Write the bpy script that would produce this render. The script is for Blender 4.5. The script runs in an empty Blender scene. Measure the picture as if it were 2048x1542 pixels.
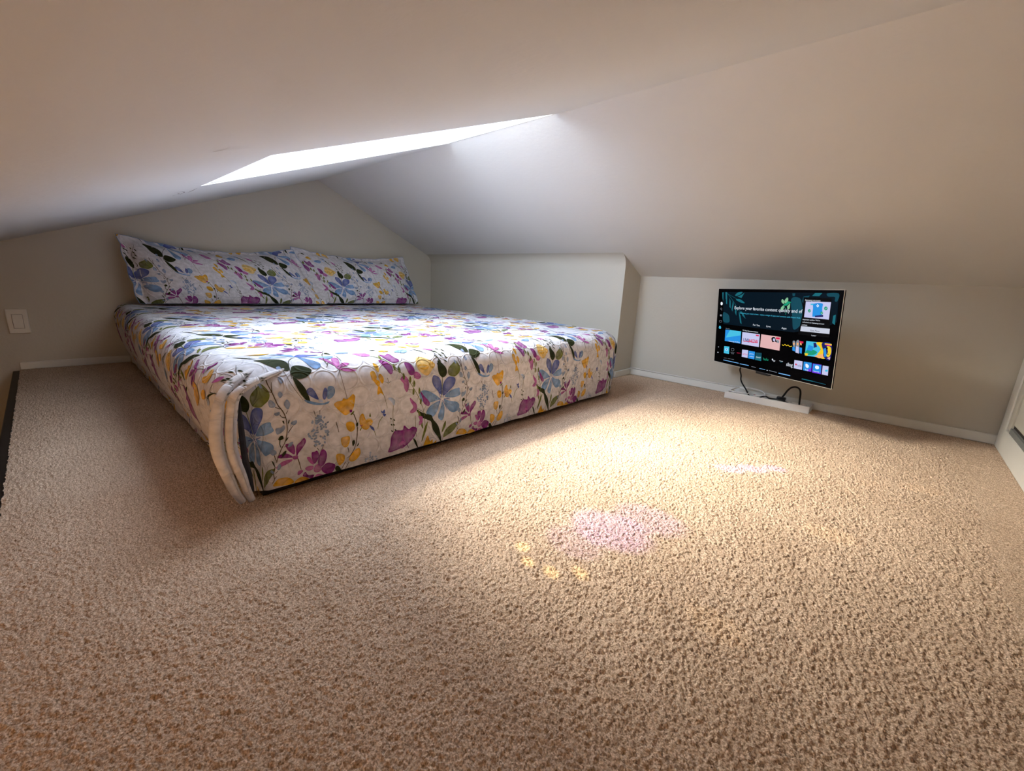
import bpy, bmesh, math, random
import numpy as np
from mathutils import Vector, Matrix
from mathutils.geometry import delaunay_2d_cdt, tessellate_polygon

# ------------------------------------------------------------------ camera
# Room coordinates used below: u = along the bed towards the headboard wall,
# v = to the right along that wall, z = up (metres). Blender x = u, y = -v.
SC = bpy.context.scene
COL = SC.collection
cam_d = bpy.data.cameras.new('camera'); cam = bpy.data.objects.new('camera', cam_d); COL.objects.link(cam)
cam_d.sensor_width = 36.0; cam_d.lens = 843.5/2048*36.0; cam_d.clip_start = .01
R_ = Vector((-.7342931, -.67681952, .05223964)); U_ = Vector((.19621631, -.13794754, .97080875)); F_ = Vector((.64985599, -.72310843, -.23409696))
M = Matrix.Identity(4)
for i in range(3):
    M[i][0] = R_[i]; M[i][1] = U_[i]; M[i][2] = -F_[i]
M[0][3], M[1][3], M[2][3] = 0, 0, .53
cam.matrix_world = M
SC.camera = cam

# ------------------------------------------------------------------ light
vs = SC.view_settings
vs.view_transform = 'Standard'; vs.look = 'None'; vs.gamma = 1.0; vs.exposure = 0.60
W = bpy.data.worlds.new('sky'); SC.world = W; W.use_nodes = True
bg = W.node_tree.nodes['Background']; bg.inputs['Color'].default_value = (.77, .87, 1.0, 1); bg.inputs['Strength'].default_value = 12.5

def lamp(name, kind, loc, direction, energy, color, **kw):
    d = bpy.data.lights.new(name, kind); o = bpy.data.objects.new(name, d); COL.objects.link(o)
    o.location = (loc[0], -loc[1], loc[2])
    dv = Vector((direction[0], -direction[1], direction[2]))
    o.rotation_euler = dv.to_track_quat('-Z', 'Y').to_euler()
    d.energy = energy; d.color = color
    for k, v in kw.items(): setattr(d, k, v)
    return o
lamp('sun', 'SUN', (2.2, .4, 3), (-1.12, .50, -.97), 35.0, (1.0, .90, .72), angle=math.radians(42))
# lamp glowing in the stairwell below the loft
lamp('stair_lamp', 'POINT', (.45, -.72, -.09), (0, 0, -1), 6.0, (1.0, .50, .18), shadow_soft_size=.10)
# spot lamps added at the skylight, imitating coloured glints from its glazing
for i_, (tu, tv_, rad, en, c_) in enumerate([(.40, .80, .085, 5, (.30, .12, 1)), (.36, .91, .075, 4, (.30, .12, 1)), (.43, .70, .06, 2.4, (.30, .12, 1)), (.31, 1.39, .035, 3, (.5, .25, 1)), (.26, 1.45, .035, 3.5, (.45, .2, 1)), (.21, 1.51, .03, 3, (.5, .25, 1)),
        (.49, .605, .016, 1.2, (1, .75, .3)), (.45, .575, .014, 1.2, (1, .75, .3)), (.40, .585, .016, 1.3, (1, .75, .3)), (.359, .623, .016, 1.3, (1, .75, .3)), (.03, 1.17, .045, 2, (1, .72, .35)), (-.14, 1.69, .04, 2, (1, .6, .25)), (-.03, 1.62, .03, 1.5, (1, .6, .25)), (.13, .68, .04, 1.5, (1, .8, .45))]):
    su, sv = 1.22+.03*(i_ % 5), .80+.05*(i_ % 6)
    sp = (su, sv, 1.1471-.3735*(1.3738-sv)-.004); dd = (tu-su, tv_-sv, -sp[2]); ln_ = math.sqrt(sum(q*q for q in dd))
    lamp('glint_spot', 'SPOT', sp, dd, en*(38 if tv_ > 1.3 and c_[2] > .9 else 10 if c_[2] > .9 else 11 if rad > .02 else 70), c_, spot_size=2*math.atan(rad/ln_), spot_blend=.7, shadow_soft_size=.004)

AL = math.atan(.3735)                       # pitch of the left slope
NL = np.array([0, -math.sin(AL), math.cos(AL)])   # its outward normal
SL_U0, SL_U1, SL_V0, SL_V1 = 1.0894, 1.7005, .3814, 1.3738      # skylight opening
def zL(v): return 1.1471-.3735*(1.3738-v)
def zR(v): return 1.1471-.4585*(v-1.3738)
pc = np.array([(SL_U0+SL_U1)/2, (SL_V0+SL_V1)/2, zL((SL_V0+SL_V1)/2)])+NL*.27
pt = lamp('skylight_portal', 'AREA', pc, -NL, 1.0, (1, 1, 1), shape='RECTANGLE', size=.61, size_y=1.05)
pt.data.cycles.is_portal = True
pt.rotation_euler = (-AL, 0, 0)

# ------------------------------------------------------------------ helpers
def mesh(name, verts, faces, mats, parent=None, smooth=False, midx=None, uv=None, col=None, bevel=0, seg=2):
    v = np.array(verts, dtype=np.float64).reshape(-1, 3).copy(); v[:, 1] *= -1
    me = bpy.data.meshes.new(name)
    me.from_pydata(v.tolist(), [], [tuple(f)[::-1] for f in faces])
    if not isinstance(mats, (list, tuple)): mats = [mats]
    for m in mats: me.materials.append(m)
    if midx is not None: me.polygons.foreach_set('material_index', midx)
    if smooth: me.polygons.foreach_set('use_smooth', [True]*len(me.polygons))
    if uv is not None:
        l = me.uv_layers.new(name='UVMap'); vi = np.zeros(len(me.loops), dtype=np.int32); me.loops.foreach_get('vertex_index', vi)
        l.data.foreach_set('uv', np.asarray(uv, dtype=np.float32)[vi].ravel())
    if col is not None:
        a = me.color_attributes.new('Col', 'FLOAT_COLOR', 'POINT')
        c = np.ones((len(v), 4), dtype=np.float32); c[:, :3] = col; a.data.foreach_set('color', c.ravel())
    me.update()
    o = bpy.data.objects.new(name, me); COL.objects.link(o)
    if parent is not None: o.parent = parent
    if bevel:
        b = o.modifiers.new('bevel', 'BEVEL'); b.width = bevel; b.segments = seg; b.limit_method = 'ANGLE'
        me.polygons.foreach_set('use_smooth', [True]*len(me.polygons))
        if hasattr(me, 'set_sharp_from_angle'): me.set_sharp_from_angle(angle=math.radians(50))
    return o

class Geo:
    def __init__(s): s.v = []; s.f = []
    def add(s, v, f):
        n = len(s.v); s.v += [tuple(map(float, p)) for p in v]; s.f += [tuple(i+n for i in g) for g in f]
    def box(s, a, b, T=None):
        x0, y0, z0 = a; x1, y1, z1 = b
        v = [(x0,y0,z0),(x1,y0,z0),(x1,y1,z0),(x0,y1,z0),(x0,y0,z1),(x1,y0,z1),(x1,y1,z1),(x0,y1,z1)]
        if T: v = [T(*p) for p in v]
        s.add(v, [(0,1,2,3),(4,7,6,5),(0,4,5,1),(1,5,6,2),(2,6,7,3),(3,7,4,0)])
    def prism(s, poly, off):
        n = len(poly); off = np.array(off); p = [np.array(q, float) for q in poly]
        s.add(p+[q+off for q in p], [tuple(range(n)), tuple(range(2*n-1, n-1, -1))]+[(i, n+i, n+(i+1)%n, (i+1)%n) for i in range(n)])
    def tube(s, pts, r, seg=8, caps=True, flat=1.0, up=(0, 0, 1)):
        P = [np.array(p, float) for p in pts]; n = len(P); rs = r if hasattr(r, '__len__') else [r]*n
        vv = []; prev = None
        for i in range(n):
            t = P[min(i+1, n-1)]-P[max(i-1, 0)]; t = t/(np.linalg.norm(t)+1e-12)
            a = np.array(up, float) if prev is None else prev
            a = a-t*(a@t)
            if np.linalg.norm(a) < 1e-3: a = np.array([1, 0, 0.])-t*t[0]
            a /= np.linalg.norm(a); prev = a; b = np.cross(t, a)
            for k in range(seg):
                q = 2*math.pi*k/seg; vv.append(P[i]+rs[i]*(a*math.cos(q)*flat+b*math.sin(q)))
        ff = [(i*seg+k, i*seg+(k+1)%seg, (i+1)*seg+(k+1)%seg, (i+1)*seg+k) for i in range(n-1) for k in range(seg)]
        if caps: ff += [tuple(range(seg-1, -1, -1)), tuple((n-1)*seg+k for k in range(seg))]
        s.add(vv, ff)
    def build(s, name, mat, parent=None, **kw): return mesh(name, s.v, s.f, mat, parent, **kw)

def cr(p, closed=False, n=5):
    p = np.array(p, float); N = len(p); o = []
    for i in range(N if closed else N-1):
        if closed: a, b, c, d = p[i-1], p[i], p[(i+1) % N], p[(i+2) % N]
        else: a, b, c, d = p[max(i-1, 0)], p[i], p[i+1], p[min(i+2, N-1)]
        for t in np.arange(n)/n: o.append(.5*((2*b)+(c-a)*t+(2*a-5*b+4*c-d)*t*t+(3*b-a-3*c+d)*t**3))
    if not closed: o.append(p[-1])
    return np.array(o)

RS = np.random.RandomState(7)
LAT = RS.rand(256, 256)
def vnoise(x, y):
    x = np.asarray(x, float); y = np.asarray(y, float)
    xi = np.floor(x).astype(int); yi = np.floor(y).astype(int); fx = x-xi; fy = y-yi
    fx = fx*fx*(3-2*fx); fy = fy*fy*(3-2*fy); a = xi & 255; b = (xi+1) & 255; c = yi & 255; d = (yi+1) & 255
    return (LAT[a, c]*(1-fx)+LAT[b, c]*fx)*(1-fy)+(LAT[a, d]*(1-fx)+LAT[b, d]*fx)*fy

def empty(name, loc):
    o = bpy.data.objects.new(name, None); COL.objects.link(o); o.empty_display_size = .05
    return o        # parts are modelled in room coordinates; the base point is set by settle()
def settle(o, loc):
    L = Vector((loc[0], -loc[1], loc[2])); o.location = L
    for c in o.children:
        c.location = c.location-L
def tag(o, label=None, cat=None, group=None, kind=None):
    if label: o['label'] = label
    if cat: o['category'] = cat
    if group: o['group'] = group
    if kind: o['kind'] = kind
    return o

# ------------------------------------------------------------------ materials
def mat(name, color, rough=.6, metal=0, bump=None, spec=.5, var=None, sheen=0):
    m = bpy.data.materials.new(name); m.use_nodes = True; nt = m.node_tree; n = nt.nodes; b = n['Principled BSDF']
    b.inputs['Base Color'].default_value = (*color, 1); b.inputs['Roughness'].default_value = rough; b.inputs['Metallic'].default_value = metal
    b.inputs['Specular IOR Level'].default_value = spec
    tc = n.new('ShaderNodeTexCoord')
    if var:
        t = n.new('ShaderNodeTexNoise'); t.inputs['Scale'].default_value = var[0]; t.inputs['Detail'].default_value = 4; nt.links.new(tc.outputs['Object'], t.inputs['Vector'])
        r = n.new('ShaderNodeValToRGB'); r.color_ramp.elements[0].position = .3; r.color_ramp.elements[1].position = .7
        r.color_ramp.elements[0].color = (*[c*(1-var[1]) for c in color], 1); r.color_ramp.elements[1].color = (*[min(1, c*(1+var[1])) for c in color], 1)
        nt.links.new(t.outputs['Fac'], r.inputs['Fac']); nt.links.new(r.outputs['Color'], b.inputs['Base Color'])
    if bump:
        t = n.new('ShaderNodeTexNoise'); t.inputs['Scale'].default_value = bump[0]; t.inputs['Detail'].default_value = 3; nt.links.new(tc.outputs['Object'], t.inputs['Vector'])
        bp = n.new('ShaderNodeBump'); bp.inputs['Strength'].default_value = 1; bp.inputs['Distance'].default_value = bump[1]
        nt.links.new(t.outputs['Fac'], bp.inputs['Height']); nt.links.new(bp.outputs['Normal'], b.inputs['Normal'])
    return m
paint = mat('wall_paint', (.56, .53, .46), .55, bump=(90, .0006), var=(1.5, .02))
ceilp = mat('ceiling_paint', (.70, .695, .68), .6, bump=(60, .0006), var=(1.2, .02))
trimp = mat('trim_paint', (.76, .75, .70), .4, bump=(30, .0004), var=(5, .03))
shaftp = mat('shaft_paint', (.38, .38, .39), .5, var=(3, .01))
darkt = mat('dark_trim', (.012, .009, .007), .5, var=(20, .2))
blackp = mat('black_plastic', (.010, .010, .012), .35, var=(40, .1))
glossb = mat('black_screen_glass', (.001, .001, .0015), .2, spec=.06, var=(10, .1))
silver = mat('silver_plastic', (.62, .60, .56), .35, var=(30, .05))
whitep = mat('white_plastic', (.80, .78, .74), .35, var=(30, .03))
cordw = mat('white_cord', (.72, .70, .68), .45, var=(30, .05))
woodw = mat('white_painted_wood', (.80, .77, .74), .45, bump=(40, .0005), var=(12, .04))
blackc = mat('black_fabric', (.010, .009, .009), .9, var=(40, .2))
mattw = mat('mattress_ticking', (.75, .74, .72), .85, var=(30, .04))
crackm = mat('drywall_crack', (.22, .19, .17), .9, var=(60, .2))
steel = mat('steel', (.55, .55, .55), .3, metal=1, var=(30, .05))
blue_pipe = mat('blue_piping', (.20, .30, .50), .8, var=(60, .15))

def glass_mat():
    m = bpy.data.materials.new('skylight_glass'); m.use_nodes = True; nt = m.node_tree; n = nt.nodes
    for x in list(n): n.remove(x)
    o = n.new('ShaderNodeOutputMaterial'); t = n.new('ShaderNodeBsdfTransparent'); t.inputs[0].default_value = (.96, .98, 1, 1)
    g = n.new('ShaderNodeBsdfGlossy'); g.inputs['Roughness'].default_value = .05
    mx = n.new('ShaderNodeMixShader'); mx.inputs[0].default_value = .06
    nt.links.new(t.outputs[0], mx.inputs[1]); nt.links.new(g.outputs[0], mx.inputs[2]); nt.links.new(mx.outputs[0], o.inputs[0])
    return m
glassm = glass_mat()

def carpet_mat():
    m = bpy.data.materials.new('beige_carpet'); m.use_nodes = True; nt = m.node_tree; n = nt.nodes; b = n['Principled BSDF']; L = nt.links.new
    tc = n.new('ShaderNodeTexCoord')
    b.inputs['Roughness'].default_value = .95; b.inputs['Specular IOR Level'].default_value = .1
    t1 = n.new('ShaderNodeTexNoise'); t1.inputs['Scale'].default_value = 380; t1.inputs['Detail'].default_value = 2; L(tc.outputs['Object'], t1.inputs['Vector'])
    r1 = n.new('ShaderNodeValToRGB'); r1.color_ramp.elements[0].position = .32; r1.color_ramp.elements[1].position = .66
    r1.color_ramp.elements[0].color = (.35, .238, .158, 1); r1.color_ramp.elements[1].color = (.84, .65, .495, 1)
    L(t1.outputs['Fac'], r1.inputs['Fac'])
    # worn and brushed areas, a few decimetres wide
    t2 = n.new('ShaderNodeTexNoise'); t2.inputs['Scale'].default_value = 5; t2.inputs['Detail'].default_value = 3; L(tc.outputs['Object'], t2.inputs['Vector'])
    r2 = n.new('ShaderNodeValToRGB'); r2.color_ramp.elements[0].position = .3; r2.color_ramp.elements[1].position = .7
    r2.color_ramp.elements[0].color = (.90, .88, .86, 1); r2.color_ramp.elements[1].color = (1, 1, 1, 1)
    L(t2.outputs['Fac'], r2.inputs['Fac'])
    mx = n.new('ShaderNodeMix'); mx.data_type = 'RGBA'; mx.blend_type = 'MULTIPLY'; mx.inputs[0].default_value = 1
    L(r1.outputs[0], mx.inputs[6]); L(r2.outputs[0], mx.inputs[7]); L(mx.outputs[2], b.inputs['Base Color'])
    v = n.new('ShaderNodeTexVoronoi'); v.inputs['Scale'].default_value = 420; L(tc.outputs['Object'], v.inputs['Vector'])
    bp = n.new('ShaderNodeBump'); bp.inputs['Strength'].default_value = .6; bp.inputs['Distance'].default_value = .002; bp.invert = True
    L(v.outputs['Distance'], bp.inputs['Height']); L(bp.outputs[0], b.inputs['Normal'])
    return m
carpetm = carpet_mat()

def quilt_mat(name, attr=True, base=(.82, .80, .84)):
    m = bpy.data.materials.new(name); m.use_nodes = True; nt = m.node_tree; n = nt.nodes; b = n['Principled BSDF']; L = nt.links.new
    b.inputs['Roughness'].default_value = .85; b.inputs['Specular IOR Level'].default_value = .2
    b.inputs['Base Color'].default_value = (*base, 1)
    tc = n.new('ShaderNodeTexCoord')
    if attr:
        a = n.new('ShaderNodeVertexColor'); a.layer_name = 'Col'
        w = n.new('ShaderNodeTexNoise'); w.inputs['Scale'].default_value = 55; w.inputs['Detail'].default_value = 3; L(tc.outputs['UV'], w.inputs['Vector'])
        rr = n.new('ShaderNodeMapRange'); rr.inputs[1].default_value = .3; rr.inputs[2].default_value = .7; rr.inputs[3].default_value = .8; rr.inputs[4].default_value = 1.12
        L(w.outputs['Fac'], rr.inputs[0])
        mm = n.new('ShaderNodeVectorMath'); mm.operation = 'SCALE'; L(a.outputs['Color'], mm.inputs[0]); L(rr.outputs[0], mm.inputs['Scale'])
        L(mm.outputs[0], b.inputs['Base Color'])
    # stitched circles: two interleaved rows of rings in cloth coordinates
    nz = n.new('ShaderNodeTexNoise'); nz.inputs['Scale'].default_value = 9; L(tc.outputs['UV'], nz.inputs['Vector'])
    sc = n.new('ShaderNodeVectorMath'); sc.operation = 'SCALE'; sc.inputs['Scale'].default_value = .014; L(nz.outputs['Color'], sc.inputs[0])
    ad = n.new('ShaderNodeVectorMath'); ad.operation = 'ADD'; L(tc.outputs['UV'], ad.inputs[0]); L(sc.outputs[0], ad.inputs[1])
    px, py = .060, .104; prev = None
    for ox, oy in ((0, 0), (.5, .5)):
        d = n.new('ShaderNodeVectorMath'); d.operation = 'MULTIPLY'; d.inputs[1].default_value = (1/px, 1/py, 0); L(ad.outputs[0], d.inputs[0])
        e = n.new('ShaderNodeVectorMath'); e.operation = 'ADD'; e.inputs[1].default_value = (ox, oy, 0); L(d.outputs[0], e.inputs[0])
        f = n.new('ShaderNodeVectorMath'); f.operation = 'FRACTION'; L(e.outputs[0], f.inputs[0])
        g = n.new('ShaderNodeVectorMath'); g.operation = 'SUBTRACT'; g.inputs[1].default_value = (.5, .5, 0); L(f.outputs[0], g.inputs[0])
        h = n.new('ShaderNodeVectorMath'); h.operation = 'MULTIPLY'; h.inputs[1].default_value = (px, py, 0); L(g.outputs[0], h.inputs[0])
        k = n.new('ShaderNodeVectorMath'); k.operation = 'LENGTH'; L(h.outputs[0], k.inputs[0])
        q = n.new('ShaderNodeMath'); q.operation = 'SUBTRACT'; q.inputs[1].default_value = .0285; L(k.outputs['Value'], q.inputs[0])
        ab = n.new('ShaderNodeMath'); ab.operation = 'ABSOLUTE'; L(q.outputs[0], ab.inputs[0])
        if prev is None: prev = ab
        else:
            mn = n.new('ShaderNodeMath'); mn.operation = 'MINIMUM'; L(prev.outputs[0], mn.inputs[0]); L(ab.outputs[0], mn.inputs[1]); prev = mn
    mr = n.new('ShaderNodeMapRange'); mr.interpolation_type = 'SMOOTHSTEP'; mr.inputs[1].default_value = 0; mr.inputs[2].default_value = .0045
    L(prev.outputs[0], mr.inputs[0])
    wr = n.new('ShaderNodeTexNoise'); wr.inputs['Scale'].default_value = 70; wr.inputs['Detail'].default_value = 3; L(tc.outputs['UV'], wr.inputs['Vector'])
    m2 = n.new('ShaderNodeMath'); m2.operation = 'MULTIPLY_ADD'; m2.inputs[1].default_value = .5; L(wr.outputs['Fac'], m2.inputs[0]); L(mr.outputs[0], m2.inputs[2])
    bp = n.new('ShaderNodeBump'); bp.inputs['Strength'].default_value = .85; bp.inputs['Distance'].default_value = .0019
    L(m2.outputs[0], bp.inputs['Height']); L(bp.outputs[0], b.inputs['Normal'])
    return m
quiltm = quilt_mat('quilted_floral_cotton')
plainq = quilt_mat('plain_white_cotton', attr=False, base=(.78, .75, .74))

def screen_mat():
    m = bpy.data.materials.new('lit_screen_picture'); m.use_nodes = True; nt = m.node_tree; n = nt.nodes; b = n['Principled BSDF']; L = nt.links.new
    b.inputs['Base Color'].default_value = (.003, .003, .004, 1); b.inputs['Roughness'].default_value = .3; b.inputs['Specular IOR Level'].default_value = .03
    a = n.new('ShaderNodeVertexColor'); a.layer_name = 'Col'; L(a.outputs['Color'], b.inputs['Emission Color']); b.inputs['Emission Strength'].default_value = .72
    return m
screenm = screen_mat()

# ------------------------------------------------------------------ the room shell
UE, UJ, UU, VB, VR, VL, VS = -.3832, 1.2465, 3.1086, 2.3205, 2.5293, -.1235, -1.0
Z0 = -1.3
g = Geo(); TH = .12
def slopeL(u0, u1, v0, v1, gg, th=TH):
    gg.prism([(u0, v0, zL(v0)), (u1, v0, zL(v0)), (u1, v1, zL(v1)), (u0, v1, zL(v1))], NL*th)
slopeL(UE-.05, UU+.05, VS-.05, SL_V0, g); slopeL(UE-.05, SL_U0, SL_V0, SL_V1, g); slopeL(SL_U1, UU+.05, SL_V0, SL_V1, g)
g.prism([(UE-.05, 1.3738, 1.1471), (UU+.05, 1.3738, 1.1471), (UU+.05, VR+.05, zR(VR+.05)), (UE-.05, VR+.05, zR(VR+.05))], (0, 0, .14))
ceiling = g.build('ceiling', ceilp); tag(ceiling, kind='structure')
# hairline crack and scuff beside the skylight, on the slope's surface
def onL(u, v, d=.0006): return np.array([u, v, zL(v)])-NL*d
g = Geo()
for pts, w in (([(1.797, .332), (1.80, .345), (1.83, .362), (1.88, .372), (1.93, .37), (1.90, .39), (1.76, .385)], .0035), ([(1.86, .350), (1.90, .362), (1.95, .352)], .003)):
    q = cr(pts, n=4); d = np.gradient(q, axis=0); d /= np.linalg.norm(d, axis=1)[:, None]+1e-9; nn = np.stack([-d[:, 1], d[:, 0]], 1)
    ww = w*(.3+.9*RS.rand(len(q)))[:, None]; A = q+nn*ww*.5; B = q-nn*ww*.5
    g.add([onL(*p) for p in A]+[onL(*p) for p in B], [(i, i+1, len(q)+i+1, len(q)+i) for i in range(len(q)-1)])
g.build('crack', crackm, ceiling)
g = Geo(); q = cr([(.898, .224), (.889, .236), (.875, .240), (.858, .241)], n=4); k = len(q)
g.add([onL(p[0]-.002, p[1]) for p in q]+[onL(p[0]+.002+.006*math.sin(math.pi*i/(k-1)), p[1]) for i, p in enumerate(q)], [(i, i+1, k+i+1, k+i) for i in range(k-1)])
g.build('scuff', mat('scuff_mark', (.60, .56, .52), .6, var=(80, .1)), ceiling)

g = Geo(); g.box((UU, VS-.05, Z0-.05), (UU+.05, VR+.05, 1.35)); tag(g.build('wall_back', paint), kind='structure')
g = Geo(); g.box((UE-.05, VS-.05, Z0-.05), (UE, VR+.05, 1.35)); tag(g.build('wall_front', paint), kind='structure')
g = Geo(); g.box((UE-.05, VS-.05, Z0-.05), (UU+.05, VS, .6)); tag(g.build('wall_left', paint), kind='structure')
g = Geo(); g.box((UE-.05, VR, -.05), (UJ+.1, VR+.05, .70)); tag(g.build('wall_right', paint), kind='structure')
# nearer knee wall beside the bed, its top coved into the slope
a24 = math.atan(.4585); P0 = np.array([VB, zR(VB)]); T1 = P0-np.array([0, .055]); T2 = P0+.055*np.array([-math.cos(a24), math.sin(a24)])
prof = [(VB, -.05), tuple(T1)]
for t in np.linspace(0, 1, 9)[1:-1]: prof.append(tuple((1-t)**2*T1+2*t*(1-t)*P0+t*t*T2))
prof += [tuple(T2), (T2[0]+.01, T2[1]+.06), (VR+.05, T2[1]+.06), (VR+.05, -.05)]
g = Geo(); g.prism([(UJ, a, b) for a, b in prof], (UU+.05-UJ, 0, 0))
o = g.build('wall_right_bay', paint, smooth=True); o.data.set_sharp_from_angle(angle=math.radians(35)); tag(o, kind='structure')

# skylight: shaft lining, frame and pane
win = empty('window_1', (0, 0, 0)); tag(win, kind='structure')
def SLp(u, v, h): return np.array([u, v, zL(v)])+NL*h
def slbox(gg, u0, u1, v0, v1, h0, h1):
    gg.add([SLp(*p) for p in ((u0,v0,h0),(u1,v0,h0),(u1,v1,h0),(u0,v1,h0),(u0,v0,h1),(u1,v0,h1),(u1,v1,h1),(u0,v1,h1))],
           [(0,1,2,3),(4,7,6,5),(0,4,5,1),(1,5,6,2),(2,6,7,3),(3,7,4,0)])
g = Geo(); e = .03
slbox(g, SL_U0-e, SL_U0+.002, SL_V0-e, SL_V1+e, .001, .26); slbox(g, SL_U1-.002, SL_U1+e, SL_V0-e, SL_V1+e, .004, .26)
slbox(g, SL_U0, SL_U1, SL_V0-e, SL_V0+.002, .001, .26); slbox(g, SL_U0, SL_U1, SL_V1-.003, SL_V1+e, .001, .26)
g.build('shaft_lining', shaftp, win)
g = Geo(); e = .045
slbox(g, SL_U0-e, SL_U0+.012, SL_V0-e, SL_V1+e, .26, .30); slbox(g, SL_U1-.012, SL_U1+e, SL_V0-e, SL_V1+e, .26, .30)
slbox(g, SL_U0, SL_U1, SL_V0-e, SL_V0+.012, .26, .30); slbox(g, SL_U0, SL_U1, SL_V1-.012, SL_V1+e, .26, .30)
g.build('frame', trimp, win)
g = Geo(); slbox(g, SL_U0+.005, SL_U1-.005, SL_V0+.005, SL_V1-.005, .276, .282); g.build('pane', glassm, win)

# baseboards
g = Geo(); g.box((UE, VR-.013, 0), (UJ, VR, .040)); tag(g.build('baseboard_right', trimp, bevel=.003), kind='structure')
g = Geo(); g.box((UU-.013, VL, 0), (UU, VB, .036)); tag(g.build('baseboard_back', trimp, bevel=.003), kind='structure')
g = Geo(); g.box((UJ-.012, VB, 0), (UJ, VR-.013, .038)); tag(g.build('baseboard_side', trimp, bevel=.003), kind='structure')
# floor slab, dark nosing along the stair opening, stairwell
g = Geo(); g.box((UE, VL-.001, -.16), (UU, VR, -.006)); g.box((UE, VS, Z0-.05), (UU, VR, Z0)); slab = g.build('trim_1', darkt); tag(slab, kind='structure')
g = Geo(); g.box((UE, VL-.026, -.05), (UU, VL-.001, -.006)); tag(g.build('trim_2', darkt, bevel=.003), kind='structure')
g = Geo(); g.box((UE, VL-.001, Z0), (UU, VL+.06, -.16)); tag(g.build('trim_3', paint), kind='structure')

# hatch in the end wall to the right
dr = empty('door_1', (0, 0, 0)); tag(dr, kind='structure')
g = Geo(); x0, x1 = UE, UE+.014
g.box((x0, 2.422, 0), (x1, 2.512, .60)); g.box((x0, 1.50, 0), (x1, 2.422, .088)); g.box((x0, 1.41, 0), (x1, 1.50, .62)); g.box((x0, 1.50, .60), (x1, 2.45, .69))
g.build('casing', trimp, dr, bevel=.002)
g = Geo(); g.box((x0-.001, 2.362, .094), (x0+.010, 2.418, .596)); g.box((x0-.001, 1.506, .12), (x0+.006, 2.354, .594)); g.build('panel', paint, dr, bevel=.0015)
g = Geo(); g.box((x0-.002, 1.50, .088), (x0+.003, 2.422, .60)); g.build('gap', darkt, dr)
g = Geo(); g.box((x0+.001, 1.51, .088), (x0+.012, 2.35, .108)); g.build('bottom_rail', mat('grey_weatherstrip', (.20, .21, .20), .5, var=(20, .1)), dr)

# ------------------------------------------------------------------ carpet
def axis(segs):
    o = [segs[0][0]]
    for a, b, s in segs:
        k = max(1, int(round((b-a)/s))); o += list(np.linspace(a, b, k+1)[1:])
    return np.array(o)
cu = axis([(UE, -.25, .005), (-.25, .75, .0015), (.75, 1.3, .0021), (1.3, UU, .006)]); cv_ = axis([(VL, .95, .0015), (.95, 1.6, .0021), (1.6, VR, .0036)])
nu, nv = len(cu), len(cv_)
A, B = np.meshgrid(cu, cv_, indexing='ij')
jx = (RS.rand(nu, nv)-.5)*.0012; jy = (RS.rand(nu, nv)-.5)*.0012
wx = vnoise(A*40, B*40)*.012; wy = vnoise(B*40+50, A*40)*.012
n1 = vnoise((A+wx)*300, (B+wy)*300); n2 = vnoise((A-wy)*170+9, (B+wx)*170+31); n3 = vnoise(A*26+5, B*26); n4 = vnoise(A*7, B*7+3)
def tufts(x, y, s, sh):
    x = x/s+sh; y = y/s+sh*1.7; xi = np.floor(x).astype(int); yi = np.floor(y).astype(int); best = np.full(x.shape, 9.0); val = np.zeros(x.shape)
    for a in (-1, 0, 1):
        for c in (-1, 0, 1):
            p = (xi+a) & 255; q = (yi+c) & 255
            d = (x-(xi+a)-.1-.8*LAT[p, q])**2+(y-(yi+c)-.1-.8*LAT[q, (p*7+13) & 255])**2
            m = d < best; best = np.where(m, d, best); val = np.where(m, LAT[(p+91) & 255, (q*3+5) & 255], val)
    return np.sqrt(np.clip(1-best*1.15, 0, 1)), val
T1_, K1_ = tufts(A+wx*.3, B+wy*.3, .0047, 3.3)
hz = -.0088+.0064*T1_*(.55+.6*K1_)+.0016*n1+.0024*n2+.0010*n3+.0012*n4+(RS.rand(nu, nv)-.5)*.0007
jx[0] = jx[-1] = 0; jx[:, 0] = jx[:, -1] = 0; jy[0] = jy[-1] = 0; jy[:, -1] = 0
ragged = np.zeros_like(A); ragged[:, 0] = -.004*vnoise(A[:, 0]*150, A[:, 0]*0)
co = np.stack([A+jx, -(B+jy+ragged), hz], -1).reshape(-1, 3).astype(np.float32)
idx = np.arange(nu*nv).reshape(nu, nv); quads = np.stack([idx[:-1, :-1], idx[:-1, 1:], idx[1:, 1:], idx[1:, :-1]], -1).reshape(-1, 4)
me = bpy.data.meshes.new('floor'); me.vertices.add(len(co)); me.vertices.foreach_set('co', co.ravel())
me.loops.add(quads.size); me.loops.foreach_set('vertex_index', quads.ravel().astype(np.int32))
me.polygons.add(len(quads)); me.polygons.foreach_set('loop_start', (np.arange(len(quads))*4).astype(np.int32)); me.polygons.foreach_set('loop_total', np.full(len(quads), 4, dtype=np.int32))
me.polygons.foreach_set('use_smooth', np.ones(len(quads), dtype=bool)); me.materials.append(carpetm); me.update(calc_edges=True); me.validate()
fl = bpy.data.objects.new('floor', me); COL.objects.link(fl); tag(fl, kind='structure')
del co, quads, idx, A, B, n1, n2, n3, n4, hz

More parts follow.
